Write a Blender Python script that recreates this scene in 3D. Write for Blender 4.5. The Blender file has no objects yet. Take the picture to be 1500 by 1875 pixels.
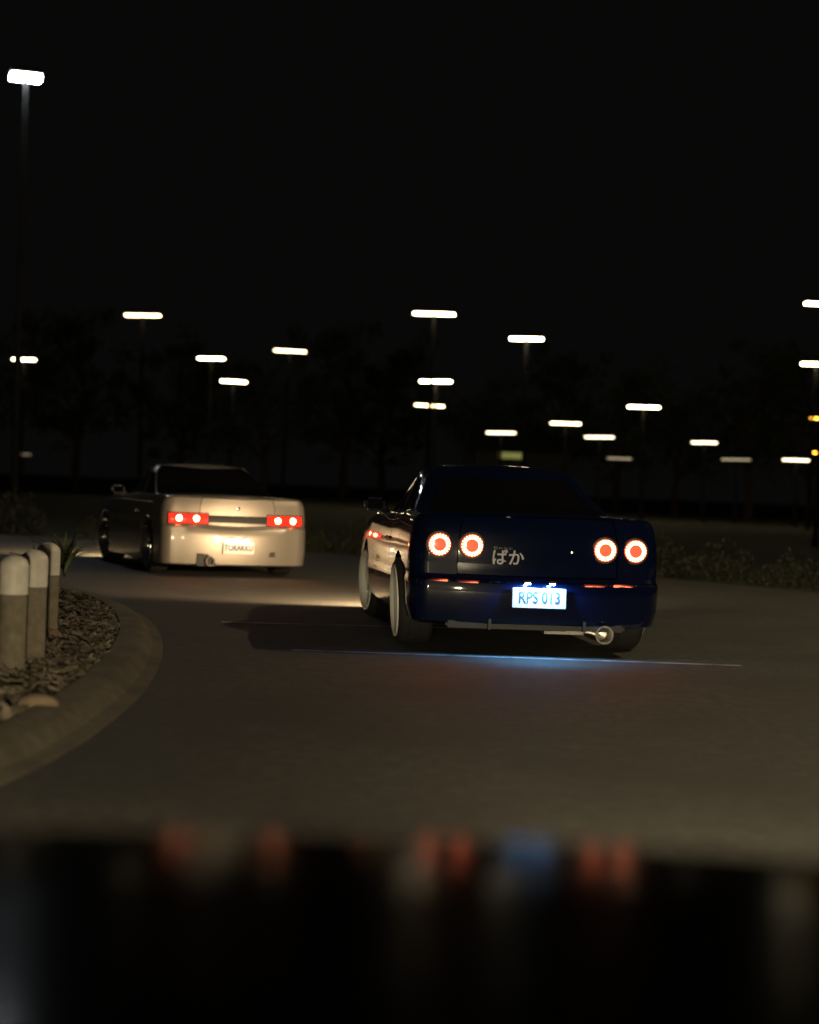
import bpy, bmesh, math, random
from mathutils import Vector, Matrix, Euler
from mathutils.bvhtree import BVHTree

random.seed(7)
R = math.radians
sc = bpy.context.scene
COL = sc.collection

# ------------------------------------------------------------------ camera
CAM = Vector((0.0, 0.0, 1.12))
FPX, CX, CY, HY, ROLL = 3200.0, 750.0, 937.5, 894.0, R(2.3)
PITCH = math.atan((CY - HY) / FPX)
FW = Vector((0, math.cos(PITCH), -math.sin(PITCH)))
RT0 = Vector((1, 0, 0))
UP0 = Vector((0, math.sin(PITCH), math.cos(PITCH)))
RT = RT0 * math.cos(ROLL) + UP0 * math.sin(ROLL)
UP = UP0 * math.cos(ROLL) - RT0 * math.sin(ROLL)
cd = bpy.data.cameras.new('camera')
cam = bpy.data.objects.new('camera', cd)
COL.objects.link(cam)
m = Matrix((RT, UP, -FW)).transposed().to_4x4()
m.translation = CAM
cam.matrix_world = m
cd.sensor_fit = 'VERTICAL'
cd.sensor_height = 30.0
cd.lens = FPX / 1875 * 30.0
cd.clip_start = 0.05
cd.clip_end = 2000
cd.dof.use_dof = True
cd.dof.focus_distance = 13.0
cd.dof.aperture_fstop = 1.05
sc.camera = cam

# ------------------------------------------------------------------ night sky
w = bpy.data.worlds.new('World')
sc.world = w
w.use_nodes = True
nt = w.node_tree
bg = nt.nodes['Background']
sky = nt.nodes.new('ShaderNodeTexSky')
sky.sky_type = 'NISHITA'
sky.sun_disc = False
sky.sun_elevation = R(-6)
sky.sun_rotation = R(200)
glow = nt.nodes.new('ShaderNodeMix')            # faint even night-sky glow over the last of the sky light
glow.data_type = 'RGBA'
glow.blend_type = 'ADD'
glow.inputs['Factor'].default_value = 1.0
glow.inputs['B'].default_value = (0.020, 0.019, 0.018, 1)
nt.links.new(sky.outputs[0], glow.inputs['A'])
nt.links.new(glow.outputs['Result'], bg.inputs['Color'])
bg.inputs['Strength'].default_value = 0.13

vs = sc.view_settings
vs.view_transform = 'Standard'
vs.look = 'None'
vs.exposure = 0.0
vs.gamma = 1.0
vs.use_curve_mapping = False
sc.render.engine = 'CYCLES'
cy = sc.cycles
cy.use_denoising = True
cy.denoiser = 'OPENIMAGEDENOISE'
cy.max_bounces = 6
cy.sample_clamp_indirect = 6.0
cy.use_light_tree = True


def ray(px, py):
    return (FW + RT * ((px - CX) / FPX) - UP * ((py - CY) / FPX))


def gnd(px, py, z=0.0):
    d = ray(px, py)
    t = (z - CAM.z) / d.z
    return CAM + d * t


def at_depth(px, py, Y):
    d = ray(px, py)
    return CAM + d * (Y / d.y)


# ------------------------------------------------------------------ helpers
def link(o, parent=None):
    COL.objects.link(o)
    if parent is not None:
        o.parent = parent
    return o


def thing(name, label, cat, loc=(0, 0, 0), rz=0.0, group=None):
    o = bpy.data.objects.new(name, None)
    o.empty_display_size = 0.1
    link(o)
    o.location = loc
    o.rotation_euler = (0, 0, rz)
    tag(o, label, cat, group)
    return o


def tag(o, label=None, cat=None, group=None, kind=None):
    if label:
        o['label'] = label
    if cat:
        o['category'] = cat
    if group:
        o['group'] = group
    if kind:
        o['kind'] = kind
    return o


def mesh_obj(name, bm, mat, parent=None, smooth=False, angle=35):
    me = bpy.data.meshes.new(name)
    bm.to_mesh(me)
    bm.free()
    return obj(name, me, mat, parent, smooth, angle)


def obj(name, me, mat, parent=None, smooth=False, angle=35):
    me.materials.clear()
    me.materials.append(mat)
    if smooth:
        me.shade_smooth()
        me.set_sharp_from_angle(angle=R(angle))
    o = bpy.data.objects.new(name, me)
    return link(o, parent)


def pydata(name, v, f, mat, parent=None, smooth=False, angle=35):
    me = bpy.data.meshes.new(name)
    me.from_pydata([tuple(p) for p in v], [], f)
    me.update()
    return obj(name, me, mat, parent, smooth, angle)


def copy_tree(o, parent=None):
    c = o.copy()
    link(c, parent)
    for ch in o.children:
        copy_tree(ch, c)
    return c


def bx(bm, c, s, rot=None, bev=0.0):
    g = bmesh.ops.create_cube(bm, size=1.0)
    vs_ = g['verts']
    for v in vs_:
        p = Vector((v.co.x * s[0], v.co.y * s[1], v.co.z * s[2]))
        if rot is not None:
            p = rot @ p
        v.co = p + Vector(c)
    if bev:
        es = list({e for v in vs_ for e in v.link_edges})
        bmesh.ops.bevel(bm, geom=es, offset=bev, segments=2, affect='EDGES')
    return bm


def lathe(bm, prof, n=32, axis='Z', loc=(0, 0, 0), close=False):
    """prof: list of (r, h) revolved round axis."""
    rings = []
    for r_, h_ in prof:
        ring = []
        for k in range(n):
            a = 2 * math.pi * k / n
            c_, s_ = r_ * math.cos(a), r_ * math.sin(a)
            if axis == 'Z':
                p = (c_, s_, h_)
            elif axis == 'X':
                p = (h_, c_, s_)
            else:
                p = (s_, h_, c_)
            ring.append(bm.verts.new(Vector(p) + Vector(loc)))
        rings.append(ring)
    m_ = len(rings)
    for i in range(m_ if close else m_ - 1):
        a, b = rings[i], rings[(i + 1) % m_]
        for k in range(n):
            bm.faces.new((a[k], a[(k + 1) % n], b[(k + 1) % n], b[k]))
    if not close:
        for ring, rev in ((rings[0], True), (rings[-1], False)):
            try:
                bm.faces.new(ring[::-1] if rev else ring)
            except ValueError:
                pass
    bmesh.ops.recalc_face_normals(bm, faces=bm.faces)
    return bm


def tube(bm, pts, rad, n=8):
    pts = [Vector(p) for p in pts]
    rings = []
    for i, p in enumerate(pts):
        d = (pts[min(i + 1, len(pts) - 1)] - pts[max(i - 1, 0)]).normalized()
        a = Vector((0, 0, 1)) if abs(d.z) < 0.9 else Vector((1, 0, 0))
        u = d.cross(a).normalized()
        v = d.cross(u).normalized()
        r_ = rad[i] if isinstance(rad, (list, tuple)) else rad
        rings.append([bm.verts.new(p + (u * math.cos(2 * math.pi * k / n) + v * math.sin(2 * math.pi * k / n)) * r_) for k in range(n)])
    for a, b in zip(rings, rings[1:]):
        for k in range(n):
            bm.faces.new((a[k], a[(k + 1) % n], b[(k + 1) % n], b[k]))
    bm.faces.new(rings[0][::-1])
    bm.faces.new(rings[-1])
    return bm


def text_mesh(txt, size, ext=0.001, bold=0.0, sx=1.0):
    cu = bpy.data.curves.new('txt', 'FONT')
    cu.body = txt
    cu.size = size
    cu.extrude = ext
    cu.offset = bold
    cu.align_x = 'CENTER'
    cu.align_y = 'CENTER'
    t = bpy.data.objects.new('txt', cu)
    COL.objects.link(t)
    dg = bpy.context.evaluated_depsgraph_get()
    me = bpy.data.meshes.new_from_object(t.evaluated_get(dg))
    bpy.data.objects.remove(t)
    bpy.data.curves.remove(cu)
    # text lies in XY: stand it up facing -Y
    for v in me.vertices:
        x, y, z = v.co
        v.co = (x * sx, -z, y)
    return me


# ------------------------------------------------------------------ materials
MATS = {}


def pmat(name, col, rough=0.5, metal=0.0, coat=0.0, emit=None, es=0.0, spec=0.5):
    if name in MATS:
        return MATS[name]
    mt = bpy.data.materials.new(name)
    mt.use_nodes = True
    b = mt.node_tree.nodes['Principled BSDF']
    b.inputs['Base Color'].default_value = (*col, 1)
    b.inputs['Roughness'].default_value = rough
    b.inputs['Metallic'].default_value = metal
    b.inputs['Coat Weight'].default_value = coat
    b.inputs['Coat Roughness'].default_value = 0.06
    b.inputs['Specular IOR Level'].default_value = spec
    if emit:
        b.inputs['Emission Color'].default_value = (*emit, 1)
        b.inputs['Emission Strength'].default_value = es
    MATS[name] = mt
    return mt


def noisy(name, c1, c2, scale, rough=0.85, bump=0.3, bscale=None, detail=6, big=None, rvar=0.0, bdist=0.01, nrough=0.5, ramp=(0.3, 0.7)):
    """two-colour noise with relief; big=(colour, scale, amount) for larger stains."""
    mt = pmat(name, c1, rough)
    n = mt.node_tree.nodes
    l = mt.node_tree.links
    b = n['Principled BSDF']
    tc = n.new('ShaderNodeTexCoord')
    nz = n.new('ShaderNodeTexNoise')
    nz.inputs['Scale'].default_value = scale
    nz.inputs['Detail'].default_value = detail
    nz.inputs['Roughness'].default_value = nrough
    l.new(tc.outputs['Object'], nz.inputs['Vector'])
    rp = n.new('ShaderNodeValToRGB')
    rp.color_ramp.elements[0].position = ramp[0]
    rp.color_ramp.elements[0].color = (*c1, 1)
    rp.color_ramp.elements[1].position = ramp[1]
    rp.color_ramp.elements[1].color = (*c2, 1)
    l.new(nz.outputs['Fac'], rp.inputs['Fac'])
    out = rp.outputs['Color']
    if big:
        n2 = n.new('ShaderNodeTexNoise')
        n2.inputs['Scale'].default_value = big[1]
        n2.inputs['Detail'].default_value = 5
        n2.inputs['Roughness'].default_value = 0.6
        l.new(tc.outputs['Object'], n2.inputs['Vector'])
        r2 = n.new('ShaderNodeValToRGB')
        r2.color_ramp.elements[0].position = 0.42
        r2.color_ramp.elements[0].color = (0, 0, 0, 1)
        r2.color_ramp.elements[1].position = 0.62
        r2.color_ramp.elements[1].color = (big[2],) * 3 + (1,)
        l.new(n2.outputs['Fac'], r2.inputs['Fac'])
        mx = n.new('ShaderNodeMix')
        mx.data_type = 'RGBA'
        l.new(r2.outputs['Color'], mx.inputs['Factor'])
        l.new(out, mx.inputs['A'])
        mx.inputs['B'].default_value = (*big[0], 1)
        out = mx.outputs['Result']
    l.new(out, b.inputs['Base Color'])
    bp = n.new('ShaderNodeBump')
    bp.inputs['Strength'].default_value = bump
    bp.inputs['Distance'].default_value = bdist
    if bscale:
        n3 = n.new('ShaderNodeTexNoise')
        n3.inputs['Scale'].default_value = bscale
        n3.inputs['Detail'].default_value = 4
        l.new(tc.outputs['Object'], n3.inputs['Vector'])
        l.new(n3.outputs['Fac'], bp.inputs['Height'])
    else:
        l.new(nz.outputs['Fac'], bp.inputs['Height'])
    l.new(bp.outputs['Normal'], b.inputs['Normal'])
    if rvar:
        mr = n.new('ShaderNodeMapRange')
        mr.inputs['To Min'].default_value = rough - rvar
        mr.inputs['To Max'].default_value = rough + rvar
        l.new(nz.outputs['Fac'], mr.inputs['Value'])
        l.new(mr.outputs['Result'], b.inputs['Roughness'])
    return mt


M_ASPH = noisy('asphalt', (0.020, 0.019, 0.016), (0.108, 0.099, 0.081), 11, 0.74, 0.7, 120, detail=12, nrough=0.9, ramp=(0.40, 0.62), big=((0.036, 0.034, 0.029), 0.8, 0.7), bdist=0.008)
M_CONC = noisy('kerb_concrete', (0.09, 0.076, 0.052), (0.16, 0.135, 0.095), 14, 0.9, 0.3, 160, big=((0.06, 0.052, 0.036), 1.7, 0.7), bdist=0.004)
M_SOIL = noisy('soil', (0.030, 0.022, 0.016), (0.075, 0.058, 0.042), 9, 0.95, 0.8, 30, bdist=0.03)
M_CHIP = noisy('bark_chip', (0.06, 0.046, 0.034), (0.30, 0.25, 0.19), 7, 0.9, 0.4, 60)
M_TERR = noisy('rough_grass', (0.012, 0.015, 0.006), (0.034, 0.036, 0.015), 1.4, 0.95, 0.8, 18, bdist=0.05)
M_PAINT = noisy('road_paint', (0.40, 0.40, 0.38), (0.66, 0.65, 0.62), 30, 0.6, 0.2, 120, big=((0.10, 0.095, 0.09), 5.0, 0.8), bdist=0.003)
M_ROCK = noisy('sandstone', (0.16, 0.115, 0.07), (0.32, 0.245, 0.16), 6, 0.9, 0.6, 22, bdist=0.02)
M_BARK = noisy('bark', (0.06, 0.045, 0.03), (0.12, 0.09, 0.065), 12, 0.9, 0.7, 30, bdist=0.02)
M_LEAF = noisy('leaf', (0.035, 0.055, 0.015), (0.10, 0.12, 0.035), 0.9, 0.6, 0.0)
M_HEDGE = noisy('hedge_leaf', (0.010, 0.014, 0.005), (0.030, 0.034, 0.012), 0.9, 0.6, 0.0)
M_STRAP = noisy('strap_leaf', (0.016, 0.026, 0.009), (0.04, 0.058, 0.02), 3, 0.7, 0.0)
M_BOLL = noisy('bollard_wood', (0.20, 0.17, 0.12), (0.33, 0.28, 0.21), 20, 0.75, 0.3, 50, big=((0.13, 0.12, 0.09), 3, 0.5), bdist=0.004)
M_BCAP = noisy('bollard_white', (0.80, 0.74, 0.66), (0.90, 0.86, 0.79), 16, 0.5, 0.1, 60, big=((0.62, 0.55, 0.46), 6, 0.4), bdist=0.002)
M_POST = noisy('dark_metal', (0.008, 0.008, 0.008), (0.012, 0.012, 0.012), 12, 0.9, 0.1, 80, bdist=0.002)
MATS['dark_metal'].node_tree.nodes['Principled BSDF'].inputs['Specular IOR Level'].default_value = 0.05
M_WALLB = noisy('render_wall', (0.030, 0.030, 0.026), (0.05, 0.048, 0.04), 3, 0.9, 0.3, 40)
M_ROOF = noisy('roof_sheet', (0.014, 0.014, 0.014), (0.024, 0.024, 0.023), 4, 0.9, 0.2, 20)

M_NAVY = pmat('navy_paint', (0.0018, 0.0042, 0.021), 0.30, 0.0, 1.0, spec=0.03)
MATS['navy_paint'].node_tree.nodes['Principled BSDF'].inputs['Coat Roughness'].default_value = 0.03
M_SILV = pmat('pearl_paint', (0.38, 0.34, 0.295), 0.36, 0.55, 1.0)
M_BLACKP = noisy('black_paint', (0.004, 0.004, 0.004), (0.006, 0.006, 0.006), 40, 0.16, 0.0, 6)
MATS['black_paint'].node_tree.nodes['Principled BSDF'].inputs['Specular IOR Level'].default_value = 0.0012
M_BLACKG = pmat('gloss_black', (0.010, 0.010, 0.011), 0.2, 0, 1.0)
M_TRIM = pmat('black_trim', (0.012, 0.012, 0.012), 0.55)
M_GLASS = pmat('dark_glass', (0.004, 0.004, 0.005), 0.06, 0, 0, spec=0.5)
M_TYRE = noisy('tyre_rubber', (0.010, 0.010, 0.010), (0.020, 0.019, 0.018), 30, 0.75, 0.2, 80, bdist=0.003)
M_WHITEW = pmat('white_rim', (0.85, 0.83, 0.80), 0.4, 0.0, 0.4)
M_CHROME = pmat('chrome', (0.80, 0.80, 0.80), 0.12, 1.0)
M_STEEL = noisy('exhaust_steel', (0.40, 0.36, 0.32), (0.62, 0.58, 0.52), 20, 0.28, 0.1, 40)
MATS['exhaust_steel'].node_tree.nodes['Principled BSDF'].inputs['Metallic'].default_value = 1.0
M_SOOT = pmat('sooty_steel', (0.08, 0.07, 0.065), 0.45, 0.9)
M_PLATE = pmat('plate_white', (0.80, 0.80, 0.80), 0.35)
M_PTXT = pmat('plate_ink', (0.03, 0.035, 0.06), 0.6)
M_STICK = pmat('sticker_white', (0.42, 0.41, 0.43), 0.5)
M_LED = pmat('red_led', (0.5, 0.02, 0.01), 0.4, emit=(1.0, 0.22, 0.09), es=36)
M_LENS = pmat('red_lens', (0.30, 0.004, 0.003), 0.15, 0, 0.5, emit=(1.0, 0.12, 0.05), es=1.4)
M_LENS2 = pmat('red_lens_wide', (0.30, 0.004, 0.003), 0.15, 0, 0.5, emit=(1.0, 0.028, 0.012), es=1.7)
M_BULB = pmat('brake_bulb', (0.5, 0.02, 0.01), 0.4, emit=(1.0, 0.24, 0.10), es=50)
M_PLB = pmat('plate_lamp_blue', (0.5, 0.5, 0.6), 0.4, emit=(0.30, 0.62, 1.0), es=60)
M_PLW = pmat('plate_lamp_warm', (0.6, 0.5, 0.4), 0.4, emit=(1.0, 0.72, 0.40), es=60)
M_HEAD = pmat('headlamp_glow', (0.6, 0.6, 0.6), 0.2, emit=(1.0, 0.86, 0.66), es=30)
M_SODW = pmat('lamp_warm', (0.6, 0.6, 0.5), 0.4, emit=(1.0, 0.80, 0.47), es=26)
M_SODB = pmat('lamp_warm_strong', (0.6, 0.6, 0.5), 0.4, emit=(1.0, 0.82, 0.50), es=55)
M_SODN = pmat('lamp_warm_soft', (0.6, 0.6, 0.5), 0.4, emit=(1.0, 0.76, 0.40), es=12)
M_SODD = pmat('lamp_dim', (0.6, 0.6, 0.5), 0.4, emit=(1.0, 0.80, 0.50), es=0.55)
M_SODM = pmat('lamp_mid', (0.6, 0.6, 0.5), 0.4, emit=(1.0, 0.82, 0.52), es=6)
M_AMB = pmat('lamp_amber', (0.6, 0.4, 0.1), 0.4, emit=(1.0, 0.48, 0.04), es=12)
M_COOL = pmat('lamp_cool', (0.6, 0.6, 0.6), 0.4, emit=(0.86, 0.95, 1.0), es=150)
M_WINL = pmat('window_glow', (0.3, 0.3, 0.2), 0.4, emit=(0.55, 0.58, 0.16), es=0.30)

# ------------------------------------------------------------------ ground
def sheet(name, pts, z, mat, kind='structure', thick=0.0):
    bm = bmesh.new()
    vs_ = [bm.verts.new((p[0], p[1], z)) for p in pts]
    bm.faces.new(vs_)
    bmesh.ops.recalc_face_normals(bm, faces=bm.faces)
    if bm.faces[:][0].normal.z < 0:
        bmesh.ops.reverse_faces(bm, faces=bm.faces)
    bmesh.ops.triangulate(bm, faces=bm.faces)
    o = mesh_obj(name, bm, mat)
    o['kind'] = kind
    return o


def spline(pts, n=8):
    out = []
    P = [Vector((p[0], p[1], 0)) for p in pts]
    for i in range(len(P) - 1):
        a, b, c, d = P[max(i - 1, 0)], P[i], P[i + 1], P[min(i + 2, len(P) - 1)]
        for k in range(n):
            t = k / n
            out.append(0.5 * ((2 * b) + (c - a) * t + (2 * a - 5 * b + 4 * c - d) * t * t + (3 * b - a - 3 * c + d) * t ** 3))
    out.append(P[-1])
    return out


# terrain: one sheet to the horizon, gently rising hummocks behind the road
bm = bmesh.new()
NX, NY = 90, 90
def warp(u):  # denser near the road
    return math.copysign(abs(u) ** 2.2, u)
grid = []
for j in range(NY + 1):
    row = []
    for i in range(NX + 1):
        x = warp(-1 + 2 * i / NX) * 700
        y = -60 + warp(j / NY) * 1000
        z = -0.03
        d = max(0.0, y - 34 + 0.25 * min(x, 0))
        z += 0.5 * (1 - math.exp(-d / 18)) * (0.6 + 0.4 * math.sin(x * 0.11 + 1.3) * math.cos(y * 0.07))
        row.append(bm.verts.new((x, y, z)))
    grid.append(row)
for j in range(NY):
    for i in range(NX):
        bm.faces.new((grid[j][i], grid[j][i + 1], grid[j + 1][i + 1], grid[j + 1][i]))
o = mesh_obj('ground', bm, M_TERR, smooth=True)
o['kind'] = 'structure'

# left kerb line from the picture
kpx = [(0, 1440), (90, 1396), (180, 1340), (265, 1265), (298, 1195), (285, 1150), (245, 1121), (160, 1095)]
kl = [(-1.60, -40), (-1.60, -6), (-1.60, -2), (-1.58, 1.5), (-1.54, 3.6), (-1.48, 5.2)] + [(gnd(*p).x, gnd(*p).y) for p in kpx] + [(-4.4, 17.6), (-6.6, 19.0), (-10, 20.3), (-18, 22), (-60, 27)]
left_edge = spline(kl, 8)
right_pts = [(16, -40), (16, -12), (15.8, 0), (14.5, 8), (12, 14.5), (8.2, 19.0), (5.2, 22.3), (3.4, 24.8), (0.8, 27), (-3, 29.4), (-9, 31.8), (-20, 34.5), (-60, 42)]
right_edge = spline(right_pts, 8)
road_poly = [(p.x, p.y) for p in left_edge] + [(p.x, p.y) for p in reversed(right_edge)]
road = sheet('road', road_poly, 0.0, M_ASPH)


def strip(name, line, prof, mat, side):
    """sweep a profile [(offset outward, z)] along a ground line."""
    bm = bmesh.new()
    rows = []
    for i, p in enumerate(line):
        d = (line[min(i + 1, len(line) - 1)] - line[max(i - 1, 0)]).normalized()
        nrm = Vector((-d.y, d.x, 0)) * side
        rows.append([bm.verts.new(p + nrm * o_ + Vector((0, 0, z_))) for o_, z_ in prof])
    for a, b in zip(rows, rows[1:]):
        for k in range(len(prof) - 1):
            bm.faces.new((a[k], a[k + 1], b[k + 1], b[k]))
    bmesh.ops.recalc_face_normals(bm, faces=bm.faces)
    o = mesh_obj(name, bm, mat, smooth=True, angle=30)
    o['kind'] = 'structure'
    return o


KP = [(-0.004, -0.02), (0.0, 0.010), (0.07, 0.025), (0.12, 0.075), (0.15, 0.090), (0.29, 0.098), (0.305, 0.085), (0.305, -0.02)]
strip('kerb', left_edge, KP, M_CONC, 1)
inner = []
for i, p in enumerate(left_edge):
    d = (left_edge[min(i + 1, len(left_edge) - 1)] - left_edge[max(i - 1, 0)]).normalized()
    inner.append(p + Vector((-d.y, d.x, 0)) * 0.30)
bed_poly = [(p.x, p.y) for p in inner] + [(-60, -40)]
sheet('planting_bed', bed_poly, 0.07, M_SOIL)

# crossing lines painted across the road
def mark(name, a, b, wd, z=0.004):
    a, b = Vector(a), Vector(b)
    d = (b - a).normalized()
    n_ = Vector((-d.y, d.x, 0)) * wd / 2
    bm = bmesh.new()
    N = 40
    prev = None
    rnd = random.Random(3)
    for k in range(N + 1):
        p = a.lerp(b, k / N)
        e1, e2 = 1 + rnd.uniform(-.07, .07), 1 + rnd.uniform(-.07, .07)
        cur = (bm.verts.new(p + n_ * e1 + Vector((0, 0, z))), bm.verts.new(p - n_ * e2 + Vector((0, 0, z))))
        if prev:
            bm.faces.new((prev[0], prev[1], cur[1], cur[0]))
        prev = cur
    bmesh.ops.recalc_face_normals(bm, faces=bm.faces)
    o = mesh_obj(name, bm, M_PAINT)
    o['kind'] = 'structure'
    return o
mark('road_marking', (-0.75, gnd(560, 1192).y, 0), (2.3, gnd(1240, 1215).y, 0), 0.07)
mark('road_marking', (-1.45, gnd(440, 1141).y, 0), (1.6, gnd(668, 1146).y + 0.3, 0), 0.09)

# bark mulch chips: uncountable litter on the planting bed
bm = bmesh.new()
rnd = random.Random(11)
chips_v, chips_f = [], []
def bed_x(y):
    best = None
    for a, b in zip(inner, inner[1:]):
        if (a.y - y) * (b.y - y) <= 0 and a.y != b.y:
            t = (y - a.y) / (b.y - a.y)
            x = a.x + (b.x - a.x) * t
            best = x if best is None else max(best, x)
    return best
n_ch = 0
while n_ch < 7500:
    y = rnd.uniform(4.5, 19.5)
    xe = bed_x(y)
    if xe is None:
        continue
    x = xe - 0.02 - 3.6 * rnd.random() ** 1.4
    L_, W_, T_ = rnd.uniform(.03, .11), rnd.uniform(.012, .035), rnd.uniform(.005, .014)
    rot = Euler((rnd.gauss(0, .35), rnd.gauss(0, .35), rnd.uniform(0, 6.3))).to_matrix()
    base = len(chips_v)
    for sx in (-.5, .5):
        for sy in (-.5, .5):
            for sz in (-.5, .5):
                chips_v.append(rot @ Vector((sx * L_ * (1 + .4 * sy), sy * W_, sz * T_)) + Vector((x, y, 0.078 + rnd.random() * .022)))
    for q in ((0, 1, 3, 2), (4, 6, 7, 5), (0, 4, 5, 1), (2, 3, 7, 6), (0, 2, 6, 4), (1, 5, 7, 3)):
        chips_f.append([base + k for k in q])
    n_ch += 1
o = pydata('bark_mulch', chips_v, chips_f, M_CHIP)
tag(o, 'brown bark chips strewn over the bed behind the kerb', 'mulch', kind='stuff')

# ------------------------------------------------------------------ rocks in the bed
def rock(loc, s, seed, label):
    bm = bmesh.new()
    bmesh.ops.create_icosphere(bm, subdivisions=3, radius=1)
    rn = random.Random(seed)
    ax = [(Vector((rn.gauss(0, 1), rn.gauss(0, 1), rn.gauss(0, 1))).normalized(), rn.uniform(.55, .95)) for _ in range(14)]
    for v in bm.verts:
        p = v.co.copy()
        for a, d in ax:
            e = p.dot(a) - d
            if e > 0:
                p -= a * e * .9
        v.co = Vector((p.x * s[0], p.y * s[1], p.z * s[2]))
    o = mesh_obj('rock', bm, M_ROCK, smooth=True, angle=25)
    o.location = loc
    o.rotation_euler = (0, 0, rn.uniform(0, 6))
    tag(o, label, 'rock')
p = gnd(72, 1288, 0.10)
rock((p.x, p.y, 0.095), (.10, .06, .05), 1, 'largest pale sandstone lying in the mulch, beside the concrete kerb')
p = gnd(30, 1262, 0.10)
rock((p.x, p.y, 0.09), (.07, .05, .03), 2, 'small flat pale stone in the mulch in front of the white topped bollards')
p = gnd(96, 1163, 0.10)
rock((p.x, p.y, 0.095), (.09, .07, .05), 3, 'pale stone at the foot of the farthest white topped bollard')

# ------------------------------------------------------------------ bollards
def bollard(pxb, ytop, label, lean=0.0):
    p = gnd(pxb[0], pxb[1], 0.08)
    t = thing('bollard', label, 'bollard', (p.x, p.y, 0.05), random.uniform(0, 6), 'bollards along the planting bed')
    k = math.hypot(p.x, p.y)
    h = max(.55, (pxb[1] - ytop) * p.y / FPX) + .03
    r_ = .072
    bm = bmesh.new()
    lathe(bm, [(r_ * 1.0, 0), (r_, 0.02), (r_, h - .205)], 28)
    mesh_obj('post', bm, M_BOLL, t, True)
    bm = bmesh.new()
    prof = [(r_ + .003, h - .205), (r_ + .004, h - .06)]
    for k in range(1, 7):
        a = k / 6 * math.pi / 2
        prof.append(((r_ + .004) * math.cos(a) + .0005, h - .06 + .06 * math.sin(a)))
    lathe(bm, prof, 28)
    mesh_obj('reflective_cap', bm, M_BCAP, t, True, 50)
    t.rotation_euler[1] = lean
    return t
bollard((20, 1228), 1016, 'round grey post with a wide white domed cap, front one of the three', R(.6))
bollard((58, 1208), 1006, 'round grey post with white cap standing between two other bollards', R(-.5))
bollard((84, 1166), 993, 'round grey post with white domed cap, farthest along the bed, beside the strap leaved plants', R(.3))

# ------------------------------------------------------------------ strap-leaved plants
def tussock(loc, h, n, seed, label):
    rn = random.Random(seed)
    t = thing('strap_leaf_plant', label, 'plant', loc, 0, 'strap leaved plants in the bed')
    base = []
    for k in range(n):
        a = rn.uniform(0, 6.28)
        ln = h * rn.uniform(.7, 1.25)
        lean = rn.uniform(.25, 1.0)
        wd = rn.uniform(.010, .02)
        v, f = [], []
        for s in range(7):
            q = s / 6
            out = ln * lean * q ** 1.7
            up = ln * (q - .38 * lean * q ** 3)
            c = Vector((math.cos(a) * out, math.sin(a) * out, up))
            sd = Vector((-math.sin(a), math.cos(a), 0)) * wd * (1 - q ** 2.5) * (0.6 + .8 * min(q * 3, 1))
            v += [c - sd, c + Vector((0, 0, -.3 * wd)), c + sd]
            if s:
                b = 3 * (s - 1)
                f += [(b, b + 1, b + 4, b + 3), (b + 1, b + 2, b + 5, b + 4)]
        pydata('leaf', v, f, M_STRAP, t, True, 80)
    return t
for k, (px, py, h, n, lab) in enumerate((
        (118, 1052, .50, 46, 'tallest strap leaved tussock, leaves spreading towards the pale car, behind the bollards'),
        (70, 1062, .34, 34, 'low strap leaved tussock hidden behind the white topped bollards'),
        (30, 1150, .30, 28, 'small strap leaved tussock between the two front bollards'))):
    p = gnd(px, py, .08)
    tussock((p.x, p.y, .06), h, n, 20 + k, lab)

# ------------------------------------------------------------------ cars
def lerp_tab(tab, x):
    if x <= tab[0][0]:
        return tab[0][1]
    for (a, va), (b, vb) in zip(tab, tab[1:]):
        if x <= b:
            t = (x - a) / (b - a)
            t = t * t * (3 - 2 * t) * .5 + t * .5
            return va + (vb - va) * t
    return tab[-1][1]


def contour(yr, yf, w_, rr, rf, br, bf, ns=34, barrel=0.0):
    """right half plan outline from rear centre to front centre: (x, y, tag, k)."""
    pts = []
    nr, nc = 9, 6
    for i in range(nr):
        k = i / (nr - 1)
        pts.append((k * (w_ - rr), yr + br * k * k, 'rear', k))
    for i in range(1, nc):
        a = i / nc * math.pi / 2
        pts.append((w_ - rr + rr * math.sin(a), yr + br + rr * (1 - math.cos(a)), 'rc', i / nc))
    y0, y1 = yr + br + rr, yf - bf - rf
    for i in range(ns):
        k = i / (ns - 1)
        pts.append((w_ + barrel * (1 - (2 * k - 1) ** 2), y0 + (y1 - y0) * k, 'side', k))
    for i in range(1, nc):
        a = i / nc * math.pi / 2
        pts.append((w_ - rf + rf * math.cos(a), y1 + rf * math.sin(a), 'fc', i / nc))
    for i in range(nr):
        k = 1 - i / (nr - 1)
        pts.append((k * (w_ - rf), yf - bf * k * k, 'front', k))
    return pts


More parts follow.
